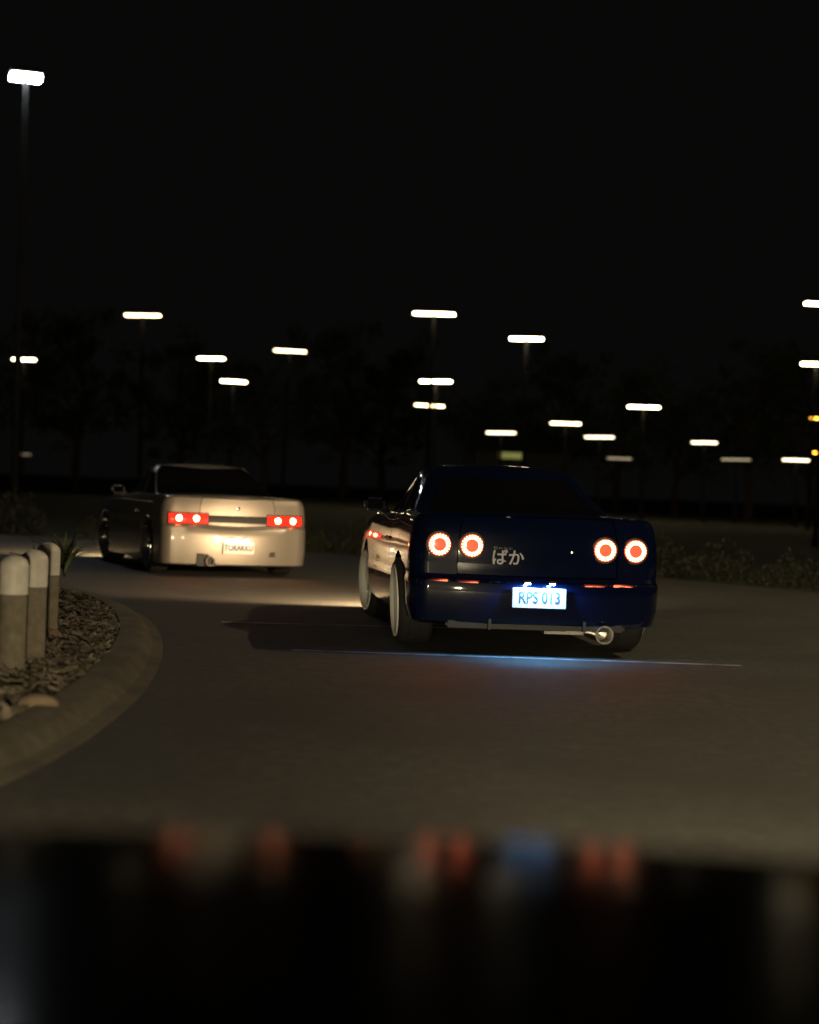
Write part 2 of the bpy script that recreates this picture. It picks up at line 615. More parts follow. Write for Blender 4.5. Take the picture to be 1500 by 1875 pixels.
def loft(levels, capcrown, capmat=None):
    """levels: list of half contours with z: [(x,y,z,tag,k)...]; returns verts, faces, info."""
    V, F, I = [], [], []
    nh = len(levels[0])
    full = []
    for lv in levels:
        idx = []
        for (x, y, z, tg, k) in lv:           # right half rear->front
            V.append(Vector((x, y, z)))
            idx.append(len(V) - 1)
        left = []
        for (x, y, z, tg, k) in lv[1:-1]:
            V.append(Vector((-x, y, z)))
            left.append(len(V) - 1)
        full.append((idx, [idx[0]] + left + [idx[-1]]))
    for li in range(len(levels) - 1):
        (ra, la), (rb, lb) = full[li], full[li + 1]
        for i in range(nh - 1):
            tg, k = levels[li][i + 1][3], levels[li][i + 1][4]
            ti = levels[li][i][3]
            seg = ti if ti in ('rear', 'side') and tg != ti and False else (levels[li][i + 1][3] if levels[li][i][3] != 'side' or levels[li][i + 1][3] == 'side' else 'fc')
            ym = .5 * (levels[li][i][1] + levels[li][i + 1][1])
            F.append((ra[i], ra[i + 1], rb[i + 1], rb[i])); I.append((li, seg, k, ym, 1))
            F.append((la[i + 1], la[i], lb[i], lb[i + 1])); I.append((li, seg, k, ym, -1))
    # top cap: rows across
    lv = levels[-1]
    r_, l_ = full[-1]
    NXC = 10
    xw = max(p[0] for p in lv)
    rows = []
    for i, (x, y, z, tg, k) in enumerate(lv):
        if i in (0, nh - 1):
            rows.append([r_[i]] * (NXC + 1))
            continue
        row = [l_[i]]
        for c in range(1, NXC):
            q = -1 + 2 * c / NXC
            V.append(Vector((x * q, y, z + capcrown * (1 - q * q) * min(1, (x / xw)))))
            row.append(len(V) - 1)
        row.append(r_[i])
        rows.append(row)
    for i in range(nh - 1):
        ym = .5 * (lv[i][1] + lv[i + 1][1])
        for c in range(NXC):
            q = [rows[i][c], rows[i][c + 1], rows[i + 1][c + 1], rows[i + 1][c]]
            q2 = []
            for a in q:
                if a not in q2:
                    q2.append(a)
            if len(q2) > 2:
                F.append(tuple(q2)); I.append((99, 'top', abs(-1 + (2 * c + 1) / NXC), ym, 0))
    # bottom cap
    b_ = full[0][0] + full[0][1][-2:0:-1]
    F.append(tuple(b_[::-1])); I.append((-1, 'bottom', 0, 0, 0))
    return V, F, I


def part_from(name, V, F, sel, mat, parent, gap=0.0, angle=35, cut=None):
    bm = bmesh.new()
    vm = {}
    for i in sel:
        vs_ = []
        for a in F[i]:
            if a not in vm:
                vm[a] = bm.verts.new(V[a])
            vs_.append(vm[a])
        try:
            bm.faces.new(vs_)
        except ValueError:
            pass
    bmesh.ops.recalc_face_normals(bm, faces=bm.faces)
    if gap:
        r_ = bmesh.ops.inset_region(bm, faces=bm.faces[:], thickness=gap, depth=0, use_even_offset=True, use_boundary=True)
        bmesh.ops.delete(bm, geom=r_['faces'], context='FACES')
    return mesh_obj(name, bm, mat, parent, True, angle)


def boolean_cut(o, cutter):
    md = o.modifiers.new('cut', 'BOOLEAN')
    md.operation = 'DIFFERENCE'
    md.object = cutter
    md.solver = 'EXACT'
    dg = bpy.context.evaluated_depsgraph_get()
    me = bpy.data.meshes.new_from_object(o.evaluated_get(dg))
    o.modifiers.clear()
    o.data = me


def make_wheel(parent, loc, rimmat, r_=.315, wd=.235, rr=.24, out=1, camber=0.0, steer=0.0, nsp=6):
    """part wheel (the tyre) > rim; axis X, out = +1 for the right side of the car."""
    bm = bmesh.new()
    h = wd / 2
    prof = [(rr - .005, -h * .86), (rr + .012, -h * .98), (r_ - .035, -h), (r_ - .012, -h * .86), (r_, -h * .66),
            (r_ - .006, -h * .42), (r_ - .006, -h * .38), (r_, -h * .36), (r_ + .001, 0), (r_, h * .36), (r_ - .006, h * .38), (r_ - .006, h * .42),
            (r_, h * .66), (r_ - .012, h * .86), (r_ - .035, h), (rr + .012, h * .98), (rr - .005, h * .86)]
    lathe(bm, prof, 44, 'X', close=True)
    wo = mesh_obj('wheel', bm, M_TYRE, parent, True, 40)
    wo.location = loc
    wo.rotation_euler = (0, camber * out, steer)
    bm = bmesh.new()
    o_ = out
    # barrel with outer lip, then hub and spokes
    prof = [(rr - .02, -o_ * h * .85), (rr - .035, -o_ * h * .4), (rr - .05, o_ * h * .25), (rr - .022, o_ * h * .80), (rr - .004, o_ * h * 1.00), (rr + .016, o_ * h * 1.06), (rr + .018, o_ * h * .98)]
    lathe(bm, prof, 44, 'X')
    bmesh.ops.delete(bm, geom=[f for f in bm.faces if len(f.verts) > 10], context='FACES')
    lathe(bm, [(.07, o_ * h * .1), (.065, o_ * h * .45), (.03, o_ * h * .55), (.001, o_ * h * .55)], 24, 'X')
    for k in range(nsp):
        a = 2 * math.pi * k / nsp
        rot = Matrix.Rotation(a, 3, 'X')
        tube(bm, [rot @ Vector((o_ * h * .40, 0, .05)), rot @ Vector((o_ * h * .46, 0, .12)), rot @ Vector((o_ * h * .40, 0, rr - .035))], [.026, .022, .018], 6)
    # hub plate behind spokes
    mesh_obj('rim', bm, rimmat, wo, True, 40)
    bm = bmesh.new()
    lathe(bm, [(.001, -o_ * h * .05), (.15, -o_ * h * .05), (.15, o_ * h * .05), (.001, o_ * h * .05)], 28, 'X')
    mesh_obj('brake_disc', bm, M_STEEL, wo, True, 40)
    return wo


def car_shell(car, P, paint, cabin=True):
    """body, bumper, boot lid, cabin and glass as parts; returns BVH of the rear in car space."""
    Lc, W2 = P['L'], P['W'] / 2
    ztop = P['deck']                       # table y -> z of deck
    zb = P['zb']
    lev = []
    for (t, ins, ir, ifr) in P['levels']:
        c = contour(ir, Lc - ifr, W2 - ins, P.get('rr', .20), .26, P.get('br', .07), .14, barrel=.018)
        row = []
        for (x, y, tg, k) in c:
            zt = lerp_tab(ztop, y)
            row.append((x, y, zb + (zt - zb) * t, tg, k))
        lev.append(row)
    V, F, I = loft(lev, P.get('crown', .025))
    nl = len(lev)
    bsplit = P['bumper_level']
    bump = [i for i, q in enumerate(I) if q[1] in ('rear', 'rc') and 0 <= q[0] < bsplit]
    boot = [i for i, q in enumerate(I) if (q[1] == 'rear' and q[0] >= bsplit + 1 and q[2] <= P['boot_k'] and q[0] < 90) or (q[1] == 'top' and q[3] < P['boot_y'] and q[2] < .86)]
    bonn = [i for i, q in enumerate(I) if q[1] == 'top' and q[3] > P['bonnet_y'] and q[2] < .86]
    used = set(bump) | set(boot) | set(bonn)
    rest = [i for i in range(len(F)) if i not in used]
    # the shell is cut for the wheels while it is still closed
    body = part_from('body', V, F, list(range(len(F))), paint, car)
    bmc = bmesh.new()
    for wy, sgn in ((P['wy'][0], 1), (P['wy'][0], -1), (P['wy'][1], 1), (P['wy'][1], -1)):
        lathe(bmc, [(P['arch'], sgn * .50), (P['arch'], sgn * 1.2)], 40, 'X', (0, wy, P['wr'] + .01))
    cutter = mesh_obj('cutter', bmc, paint)
    cutter.matrix_world = car.matrix_world
    # split first into pieces, then cut those that reach an arch
    bpy.data.objects.remove(body)
    pieces = {}
    bpy.context.view_layer.update()
    full = part_from('body', V, F, list(range(len(F))), paint, None)
    cutter.matrix_world = Matrix.Identity(4)
    bpy.context.view_layer.update()
    boolean_cut(full, cutter)
    bpy.data.objects.remove(cutter)
    # divide the cut shell by position into separate panels
    bm = bmesh.new()
    bm.from_mesh(full.data)
    bvh = BVHTree.FromBMesh(bm)
    src = BVHTree.FromPolygons(V, F)
    groups = {'body': [], 'rear_bumper': [], 'boot_lid': [], 'bonnet': []}
    sb, so, sn = set(bump), set(boot), set(bonn)
    for f in bm.faces:
        c = f.calc_center_median()
        _, nn, idx, d = src.find_nearest(c)
        inside = d > .004
        g = 'body'
        if not inside:
            if idx in sb:
                g = 'rear_bumper'
            elif idx in so:
                g = 'boot_lid'
            elif idx in sn:
                g = 'bonnet'
        groups[g].append(f.index)
    bm.free()
    for g, ids in groups.items():
        if not ids:
            continue
        b2 = bmesh.new()
        b2.from_mesh(full.data)
        b2.faces.ensure_lookup_table()
        keep = set(ids)
        bmesh.ops.delete(b2, geom=[f for f in b2.faces if f.index not in keep], context='FACES')
        if g != 'body':
            r_ = bmesh.ops.inset_region(b2, faces=b2.faces[:], thickness=.007, depth=0, use_even_offset=True, use_boundary=True)
            bmesh.ops.delete(b2, geom=r_['faces'], context='FACES')
        mesh_obj(g, b2, P['mats'].get(g, paint), car, True, 28)
    bpy.data.objects.remove(full)
    # dark underfloor closes the gaps
    bm = bmesh.new()
    bx(bm, (0, Lc / 2, zb + .06), (W2 * 1.1, Lc * .90, .06), bev=.01)
    mesh_obj('underbody', bm, M_TRIM, car)
    if cabin:
        G = P['cabin']
        lev = []
        NL = 9
        for j in range(NL + 1):
            t = j / NL
            te = t ** .9
            yr = G['yr0'] + (G['yr1'] - G['yr0']) * (t ** .85)
            yf = G['yf0'] + (G['yf1'] - G['yf0']) * (t ** .92)
            w_ = G['w0'] + (G['w1'] - G['w0']) * (t ** 1.15)
            if j == NL:
                w_ -= .035; yr += .05; yf -= .05
            c = contour(yr, yf, w_, .10 + .05 * t, .2, .12, .16, barrel=.03, ns=34)
            row = []
            for (x, y, tg, k) in c:
                zl = lerp_tab(ztop, y) - .012
                zr = G['zr'] - .055 * ((y - G['yc']) / (.5 * (G['yf1'] - G['yr1']))) ** 2 * .6
                zz = zl + (zr - zl) * min(1, t * 1.02) if j < NL else zr + .012
                row.append((x, y, zz, tg, k))
            lev.append(row)
        V, F, I = loft(lev, .035)
        rear = [i for i, q in enumerate(I) if (q[1] == 'rear' or (q[1] == 'rc' and q[2] < (1.1 if P.get('wrap') else .3))) and 0 <= q[0] < (NL if P.get('wrap') else NL - 1)]
        front = [i for i, q in enumerate(I) if q[1] == 'front' and 0 <= q[0] < NL - 1 and q[2] <= .93]
        sidew = {1: [[], []], -1: [[], []]}
        for i, q in enumerate(I):
            if q[1] == 'side' and 1 <= q[0] < NL - 2:
                if .04 < q[2] < .34:
                    sidew[q[4]][0].append(i)
                elif .40 < q[2] < .94:
                    sidew[q[4]][1].append(i)
        used = set(rear) | set(front) | {i for s in sidew.values() for l_ in s for i in l_}
        rest = [i for i in range(len(F)) if i not in used and I[i][1] != 'bottom']
        part_from('roof', V, F, rest, P.get('roofmat', paint), car, angle=40)
        part_from('rear_window', V, F, rear, M_GLASS, car, .004)
        part_from('windscreen', V, F, front, M_GLASS, car, .004)
        for s in (1, -1):
            part_from('quarter_window', V, F, sidew[s][0], M_GLASS, car, .004)
            part_from('door_window', V, F, sidew[s][1], M_GLASS, car, .004)
    return bvh


def on_rear(bvh, x, z, off=0.0):
    h = bvh.ray_cast(Vector((x, -3, z)), Vector((0, 1, 0)))
    return Vector((x, (h[0].y if h[0] else 0) - off, z))


def on_side(bvh, s, y, z, off=0.0):
    h = bvh.ray_cast(Vector((s * 3, y, z)), Vector((-s, 0, 0)))
    return Vector(((h[0].x if h[0] else s * .85) + s * off, y, z))


def disc(bm, c, r_, d, n=28, dome=0.0):
    """short drum facing -Y at c."""
    prof = [(r_, d), (r_, 0), (r_ * .9, -dome * .5 - .0005), (r_ * .5, -dome * .85 - .001), (.001, -dome - .0015)]
    lathe(bm, prof, n, 'Y', c)


def plate(car, bvh, x, z, txt, w_, h_, tilt, lampmat, lampdx, lamp_power, lamp_col, size, sx):
    c = on_rear(bvh, x, z, .03)
    bm = bmesh.new()
    bx(bm, (0, 0, 0), (w_, .008, h_), bev=.003)
    p = mesh_obj('number_plate', bm, M_PLATE, car)
    p.location = c
    p.rotation_euler = (tilt, 0, 0)
    bm = bmesh.new()
    bx(bm, (0, .014, 0), (w_ * .8, .018, h_ * .7))
    mesh_obj('plate_bracket', bm, M_TRIM, p)
    me = text_mesh(txt, size, .0012, .0022, sx)
    tx = obj('plate_lettering', me, M_PTXT, p)
    tx.location = (0, -.0062, 0)
    for dx in lampdx:
        q = on_rear(bvh, x + dx, z + h_ / 2 + .030, .004)
        bm = bmesh.new()
        bx(bm, (0, -.034, .012), (.052, .090, .016), bev=.004)
        hs = mesh_obj('plate_lamp', bm, M_TRIM, car)
        hs.location = q
        bm = bmesh.new()
        bx(bm, (0, -.056, .001), (.034, .036, .010), bev=.002)
        mesh_obj('lens', bm, lampmat, hs)
        ld = bpy.data.lights.new('plate_lamp_light', 'SPOT')
        ld.energy = lamp_power
        ld.color = lamp_col
        ld.spot_size = R(172)
        ld.spot_blend = .6
        ld.shadow_soft_size = .012
        lo = bpy.data.objects.new('plate_lamp_light', ld)
        link(lo, hs)
        lo.location = (0, -.090, -.004)
        lo.rotation_euler = (R(22), 0, 0)
    return p


def headlights(car, bvh, Lc, xs, z, power, aim_down, size, col=(1.0, .80, .55), emit=True, toe=0.0, blend=.7, aims=None):
    for li, x in enumerate(xs):
        if aims:
            aim_down, toe, power = aims[li]
        h = bvh.ray_cast(Vector((x, Lc + 2, z)), Vector((0, -1, 0)))
        y = h[0].y if h[0] else Lc
        bm = bmesh.new()
        bx(bm, (0, 0, 0), (.34, .10, .13), bev=.03)
        ho = mesh_obj('headlight', bm, M_TRIM, car, True)
        ho.location = (x, y - .02, z)
        for dx in (-.08, .08):
            bm = bmesh.new()
            lathe(bm, [(.048, 0), (.048, .035), (.03, .044), (.001, .046)], 20, 'Y', (dx, .03, 0))
            mesh_obj('lens', bm, M_HEAD, ho, True)
        ld = bpy.data.lights.new('headlight_beam', 'SPOT')
        ld.energy = power
        ld.color = col
        ld.spot_size = size
        ld.spot_blend = blend
        ld.shadow_soft_size = .05
        lo = bpy.data.objects.new('headlight_beam', ld)
        link(lo, ho)
        lo.location = (0, .14, 0)
        lo.rotation_euler = (R(90) - aim_down, 0, toe)


def mirrors(car, y, z, x, mat):
    for s in (1, -1):
        bm = bmesh.new()
        bx(bm, (s * .10, 0, .03), (.17, .10, .11), bev=.03)
        bx(bm, (s * .02, .02, -.02), (.09, .05, .04), bev=.01)
        mo = mesh_obj('side_mirror', bm, mat, car, True)
        mo.location = (s * x, y, z)
        bm = bmesh.new()
        bx(bm, (s * .10, -.0515, .03), (.125, .004, .075), bev=.001)
        mesh_obj('mirror_glass', bm, M_GLASS, mo)


def door_handles(car, bvh, y, z, mat):
    for s in (1, -1):
        c = on_side(bvh, s, y, z, .012)
        bm = bmesh.new()
        bx(bm, (0, 0, 0), (.018, .16, .026), bev=.006)
        o = mesh_obj('door_handle', bm, mat, car, True)
        o.location = c


def shut_lines(car, bvh, ys, z0, z1):
    for s in (1, -1):
        for y in ys:
            bm = bmesh.new()
            prev = None
            for k in range(13):
                z = z0 + (z1 - z0) * k / 12
                c = on_side(bvh, s, y, z, .0012)
                cur = (bm.verts.new(c + Vector((0, -.004, 0))), bm.verts.new(c + Vector((0, .004, 0))))
                if prev:
                    bm.faces.new((prev[0], prev[1], cur[1], cur[0]))
                prev = cur
            mesh_obj('door_seam', bm, M_TRIM, car)


# ---------------------------------------------------------------- dark blue car with four ring lamps
yawB = R(6.6)
rearB = (at_depth(990, 1004, 11.94).x, 11.94)
carB = thing('sports_car', 'dark blue coupe with four glowing red ring tail lamps and a blue lit number plate', 'car', (rearB[0], rearB[1], 0), yawB)
PB = dict(L=4.45, W=1.75, zb=.20, br=.06, rr=.125, crown=.025,
          deck=[(0, .925), (.10, .955), (.9, .965), (1.6, .93), (3.0, .92), (3.7, .86), (4.3, .72), (4.5, .66)],
          levels=[(0, .07, .10, .06), (.03, .03, .03, .02), (.16, .004, .004, 0), (.34, .0, .0, 0), (.40, .0, .004, 0), (.425, .004, .030, .01), (.46, .004, .048, .02), (.56, .0, .048, .03), (.70, .004, .045, .04), (.82, .016, .05, .06), (.92, .03, .058, .08), (.975, .05, .07, .11), (1.0, .075, .095, .15)],
          bumper_level=5, boot_k=.82, boot_y=.80, bonnet_y=3.05, wy=(.82, 3.42), arch=.345, wr=.315, mats={},
          cabin=dict(yr0=.78, yr1=1.55, yf0=3.10, yf1=2.35, w0=.755, w1=.565, zr=1.285, yc=1.95))
bvB = car_shell(carB, PB, M_NAVY)
# wheels: rear pair wide and white
for s in (1, -1):
    make_wheel(carB, (s * .775, .82, .313), M_WHITEW, .313, .25, .245, s, R(3))
    make_wheel(carB, (s * .765, 3.42, .313), M_WHITEW, .313, .235, .245, s, R(2), R(6))
# tail panel and lamps
for x in (-.685, -.465, .465, .685):
    c = on_rear(bvB, x, .745, .006)
    bm = bmesh.new()
    disc(bm, (0, 0, 0), .092, .06)
    hs = mesh_obj('tail_lamp', bm, M_TRIM, carB, True)
    hs.location = c
    bm = bmesh.new()
    disc(bm, (0, -.006, 0), .078, .004, dome=.008)
    mesh_obj('lens', bm, M_LENS, hs, True)
    bm = bmesh.new()
    nled = 22
    for k in range(nled):
        a = 2 * math.pi * k / nled
        rad = .059
        bx(bm, (rad * math.sin(a), -.0150, rad * math.cos(a)), (.0075, .006, .026), Matrix.Rotation(a, 3, 'Y'))
    mesh_obj('led_ring', bm, M_LED, hs)
plate(carB, bvB, .0, .405, 'RPS 013', .372, .136, R(-4), M_PLB, (-.085, .085), 15.0, (.12, .48, 1.0), .112, .78)
# sticker
me = text_mesh('ばか', .115, .0004, .0018)
st = obj('sticker', me, M_STICK, carB)
st.location = on_rear(bvB, -.215, .665, .004)
# badge, boot lock, lower valance, exhaust, tow bar
bm = bmesh.new()
for k in range(4):
    c = on_rear(bvB, -.30 + .034 * k, .735, .003)
    bx(bm, c, (.024, .004, .012 if k else .022), bev=.001)
mesh_obj('badge', bm, M_CHROME, carB)
bm = bmesh.new()
disc(bm, on_rear(bvB, .235, .725, .002), .013, .004, 18, .003)
mesh_obj('boot_lock', bm, M_CHROME, carB, True)
bm = bmesh.new()
tube(bm, [(-.24, .10, .185), (.22, .10, .185)], .012, 10)
mesh_obj('tow_bar', bm, M_STEEL, carB, True)
bm = bmesh.new()
lathe(bm, [(.060, .40), (.060, -.04), (.064, -.045), (.064, -.055), (.052, -.055), (.050, .10), (.001, .12)], 28, 'Y')
ex = mesh_obj('exhaust_tip', bm, M_STEEL, carB, True)
ex.location = (.47, .05, .165)
bm = bmesh.new()
bx(bm, (.40, .62, .20), (.62, .34, .16), bev=.06)
mesh_obj('muffler', bm, M_STEEL, carB, True)
bm = bmesh.new()
for s in (-1, 1):
    bx(bm, (s * .33, .06, .215), (.02, .12, .075), bev=.004)
bx(bm, (0, .10, .205), (1.25, .10, .05), bev=.015)
mesh_obj('rear_valance', bm, M_TRIM, carB)
mirrors(carB, 2.62, .95, .80, M_NAVY)
door_handles(carB, bvB, 1.55, .74, M_TRIM)
shut_lines(carB, bvB, (1.42, 2.75), .30, .90)
headlights(carB, bvB, 4.45, (-.60, .60), .60, 400, R(9), R(158), (1.0, .70, .39), toe=R(16), blend=.6)

# ---------------------------------------------------------------- pale car ahead
yawA = R(21)
rearA = (at_depth(437, 980, 20.3).x, 20.3)
carA = thing('sports_car', 'pale pearl coupe with wide red tail lamps and a warm lit number plate', 'car', (rearA[0], rearA[1], 0), yawA)
PA = dict(wrap=True, L=4.50, W=1.76, zb=.13, br=.09, rr=.145, crown=.03,
          deck=[(0, .865), (.07, .925), (.8, .935), (1.6, .92), (3.0, .90), (3.7, .83), (4.3, .70), (4.5, .64)],
          levels=[(0, .05, .05, .06), (.025, .01, .012, .02), (.20, .0, .0, 0), (.44, .0, .0, 0), (.55, .0, .006, 0), (.575, .004, .022, .01), (.595, .004, .035, .015), (.66, .0, .040, .02), (.78, .004, .045, .04), (.88, .016, .05, .06), (.93, .03, .055, .08), (.975, .05, .06, .11), (1.0, .075, .08, .15)],
          bumper_level=5, boot_k=.70, boot_y=.72, bonnet_y=3.05, wy=(.86, 3.42), arch=.345, wr=.315, mats={},
          cabin=dict(yr0=.70, yr1=1.62, yf0=3.10, yf1=2.30, w0=.755, w1=.565, zr=1.275, yc=1.95))
bvA = car_shell(carA, PA, M_SILV)
for s in (1, -1):
    make_wheel(carA, (s * .775, .86, .313), M_CHROME, .313, .235, .235, s, R(3), 0, 5)
    make_wheel(carA, (s * .770, 3.42, .313), M_CHROME, .313, .225, .235, s, R(2), R(9), 5)
# wide clusters that wrap the corner, two bulbs each
def rear_band(name, x0, x1, z0, z1, off, mat, parent, bvh, n=14, nz=4, th=.02):
    bm = bmesh.new()
    g = []
    for i in range(n + 1):
        x = x0 + (x1 - x0) * i / n
        g.append([bm.verts.new(on_rear(bvh, x, z0 + (z1 - z0) * j / nz, off + .006 * math.sin(math.pi * j / nz))) for j in range(nz + 1)])
    for i in range(n):
        for j in range(nz):
            bm.faces.new((g[i][j], g[i + 1][j], g[i + 1][j + 1], g[i][j + 1]))
    r_ = bmesh.ops.extrude_face_region(bm, geom=bm.faces[:])
    for v in r_['geom']:
        if isinstance(v, bmesh.types.BMVert):
            v.co.y += th
    bmesh.ops.recalc_face_normals(bm, faces=bm.faces)
    return mesh_obj(name, bm, mat, parent, True, 40)
for s in (1, -1):
    hb = rear_band('lamp_housing', s * .345, s * .815, .600, .740, .003, M_TRIM, carA, bvA)
    lp = rear_band('tail_lamp', s * .36, s * .80, .615, .725, .008, M_LENS2, carA, bvA)
    dv = rear_band('lamp_divider', s * .582, s * .592, .613, .727, .0105, M_TRIM, lp, bvA, 2)
    for x in (.49, .685):
        c = on_rear(bvA, s * x, .672, .0185)
        bm = bmesh.new()
        disc(bm, c, .034, .004, 20, .004)
        mesh_obj('bulb', bm, M_BULB, lp, True)
rear_band('tail_garnish', -.345, .345, .63, .715, .004, M_TRIM, carA, bvA)
plate(carA, bvA, .0, .345, 'TORAKKU', .372, .136, R(-3), M_PLW, (-.09, .09), .22, (1.0, .78, .55), .094, .78)
bm = bmesh.new()
c = on_rear(bvA, 0, .80, .003)
disc(bm, c, .022, .004, 18, .004)
mesh_obj('badge', bm, M_CHROME, carA, True)
# bumper openings: exhaust cut-out and tow cover
bm = bmesh.new()
c = on_rear(bvA, -.36, .215, 0)
bx(bm, (c.x, c.y + .004, .20), (.24, .02, .145), bev=.006)
cut = mesh_obj('exhaust_recess', bm, M_TRIM, carA)
bm = bmesh.new()
lathe(bm, [(.052, .2), (.052, -.04), (.056, -.045), (.044, -.045), (.042, .06), (.001, .08)], 24, 'Y')
ex = mesh_obj('exhaust_tip', bm, M_SOOT, carA, True)
ex.location = (c.x + .03, c.y - .01, .185)
bm = bmesh.new()
c = on_rear(bvA, .42, .27, .001)
bx(bm, (c.x, c.y + .003, .275), (.08, .014, .062), bev=.004)
mesh_obj('tow_cover', bm, M_TRIM, carA)
for s in (1, -1):
    bm = bmesh.new()
    tube(bm, [on_side(bvA, s, .75 + 2.35 * k / 16, .845, .004) for k in range(17)], .009, 8)  # added chrome tube, put in to make glints along the belt line
    mesh_obj('belt_glint', bm, M_CHROME, carA, True)
    for wy in PA['wy']:
        bm = bmesh.new()
        pts = []
        for k in range(15):
            a = R(12) + (math.pi - R(24)) * k / 14
            yy, zz = wy + .352 * math.cos(a), .325 + .352 * math.sin(a)
            pts.append(on_side(bvA, s, yy, zz, .003))
        tube(bm, pts, .009, 8)  # added chrome lip, put in for a glint round each wheel arch
        mesh_obj('arch_glint', bm, M_CHROME, carA, True)
mirrors(carA, 2.62, .93, .80, M_SILV)
door_handles(carA, bvA, 1.55, .72, M_SILV)
shut_lines(carA, bvA, (1.42, 2.75), .28, .88)
headlights(carA, bvA, 4.5, (-.60, .60), .58, 330, R(8), R(146), (1.0, .70, .36), toe=R(20), blend=.6)

# ---------------------------------------------------------------- the car the picture is taken from
carC = thing('sports_car', 'low black car following behind, seen by its satin black bonnet', 'car', (.03, -2.10, 0), 0)
PC = dict(L=4.30, W=1.74, zb=.17, br=.06, rr=.2, crown=.02,
          deck=[(0, .84), (.3, .86), (1.6, .78), (2.7, .785), (3.0, .775), (3.6, .752), (4.0, .724), (4.18, .690), (4.3, .64)],
          levels=[(0, .07, .06, .06), (.05, .02, .02, .02), (.3, 0, 0, 0), (.45, 0, .01, 0), (.5, 0, .02, .01), (.55, 0, .03, .01), (.7, .004, .03, .015), (.85, .02, .04, .03), (.94, .035, .05, .05), (.98, .05, .07, .08), (1.0, .08, .10, .13)],
          bumper_level=4, boot_k=.8, boot_y=.8, bonnet_y=2.75, wy=(.85, 3.45), arch=.345, wr=.315, mats={})
bvC = car_shell(carC, PC, M_BLACKP, cabin=False)
for s in (1, -1):
    make_wheel(carC, (s * .775, .85, .313), M_CHROME, .313, .235, .235, s)
    make_wheel(carC, (s * .770, 3.45, .313), M_CHROME, .313, .225, .235, s)
headlights(carC, bvC, 4.3, (-.58, .58), .56, 900, R(9), R(78), (1.0, .83, .50), blend=1.0, aims=((R(4), R(9), 620), (R(9), R(-24), 2100)))

# ------------------------------------------------------------------ street lamps
def street_lamp(px, py, H, label, mat, halfw=.62, group='street lamps in the dark beyond the road', depth=None, single=False, hh=.05):
    d = ray(px, py)
    if depth is None:
        t = (H - CAM.z) / d.z
        p = CAM + d * t
    else:
        p = at_depth(px, py, depth)
        H = p.z
    rv = random.Random(int(px * 7 + py))
    halfw *= rv.uniform(.84, 1.06)
    t_ = thing('street_lamp', label, 'street lamp', (p.x, p.y, -.1), math.atan2(-p.x, p.y) + rv.uniform(-.35, .35), group)
    t_.rotation_euler[1] = rv.uniform(-.02, .02)
    bm = bmesh.new()
    lathe(bm, [(.10, 0), (.10, .35), (.075, .4), (.045, H + .15)], 12)
    mesh_obj('pole', bm, M_POST, t_, True)
    bm = bmesh.new()
    bx(bm, (0, 0, H + .16), (halfw * 1.96, .34, .09), bev=.02)  # head drawn out sideways: the smear of the lamp's light built as shape
    hd = mesh_obj('lamp_head', bm, M_POST, t_)
    bm = bmesh.new()
    # a dropped lens under the head, visible from the side
    bx(bm, (0, 0, H + .10 - hh / 2 + .012), (halfw * 1.86, .28, hh), bev=.012)
    mesh_obj('lens', bm, mat, hd)
    return t_


LA = [
    ((268, 577), 6.2, 'street lamp shaped as a smeared bar of light, standing above the roof of the pale car, first row', M_SODN),
    ((45, 658), 6.2, 'street lamp shaped as a smeared bar of light, lit above the white topped bollards', M_SODW),
    ((388, 656), 6.2, 'street lamp shaped as a smeared bar of light, above the left tail lamps of the pale car', M_SODW),
    ((427, 698), 5.2, 'street lamp shaped as a smeared bar of light, just below another, over the number plate of the pale car', M_SODW),
    ((526, 642), 6.2, 'street lamp shaped as a smeared bar of light, over the right corner of the pale car', M_SODN),
    ((793, 574), 6.2, 'topmost of three street lamps in a column over the dark blue car', M_SODW),
    ((970, 620), 6.2, 'brightest street lamp shaped as a smeared bar of light, above the boot of the dark blue car', M_SODB),
    ((800, 698), 5.2, 'middle one of three street lamps in a column over the dark blue car', M_SODB),
    ((783, 742), 4.6, 'lowest of three street lamps in a column over the dark blue car', M_SODN),
    ((1182, 745), 4.6, 'street lamp shaped as a smeared bar of light, standing high to the right of the dark blue car', M_SODW),
    ((1492, 666), 6.2, 'large bright street lamp shaped as a smeared bar of light, at the far right among the trees', M_SODB),
    ((1512, 556), 6.2, 'tall street lamp shaped as a smeared bar of light, half hidden at the far right end of the row', M_SODW),
    ((1038, 775), 4.0, 'lower street lamp shaped as a smeared bar of light, above the right ring lamps', M_SODN),
    ((1100, 800), 3.4, 'faintly yellow low street lamp over the roof corner of the dark blue car', M_SODM),
    ((1292, 810), 3.4, 'low yellowish street lamp alone right of the dark blue car', M_SODM),
    ((920, 792), 3.4, 'low warm street lamp beside the small dark building', M_SODM),
    ((1460, 842), 2.8, 'distant small street lamp nearest the road edge shrubs at the right', M_SODM),
    ((1350, 841), 2.8, 'distant very dim street lamp behind the right hand shrubs', M_SODD),
    ((1135, 839), 2.8, 'distant dim street lamp seen past the right roof pillar of the dark blue car', M_SODD),
    ((45, 832), 2.8, 'distant dim street lamp low down behind the white topped bollards', M_SODD),
    ((1504, 766), 5.0, 'amber street lamp at the far right, the upper of two', M_AMB),
    ((1504, 829), 3.8, 'amber street lamp at the far right, the lower of two', M_AMB),
]
for (pp, H, lab, mt) in LA:
    dd = None
    street_lamp(pp[0], pp[1], H, lab, mt)
street_lamp(55, 138, 8.6, 'tall cool white floodlight mast, much brighter than every other lamp', M_COOL, .29, hh=.12)

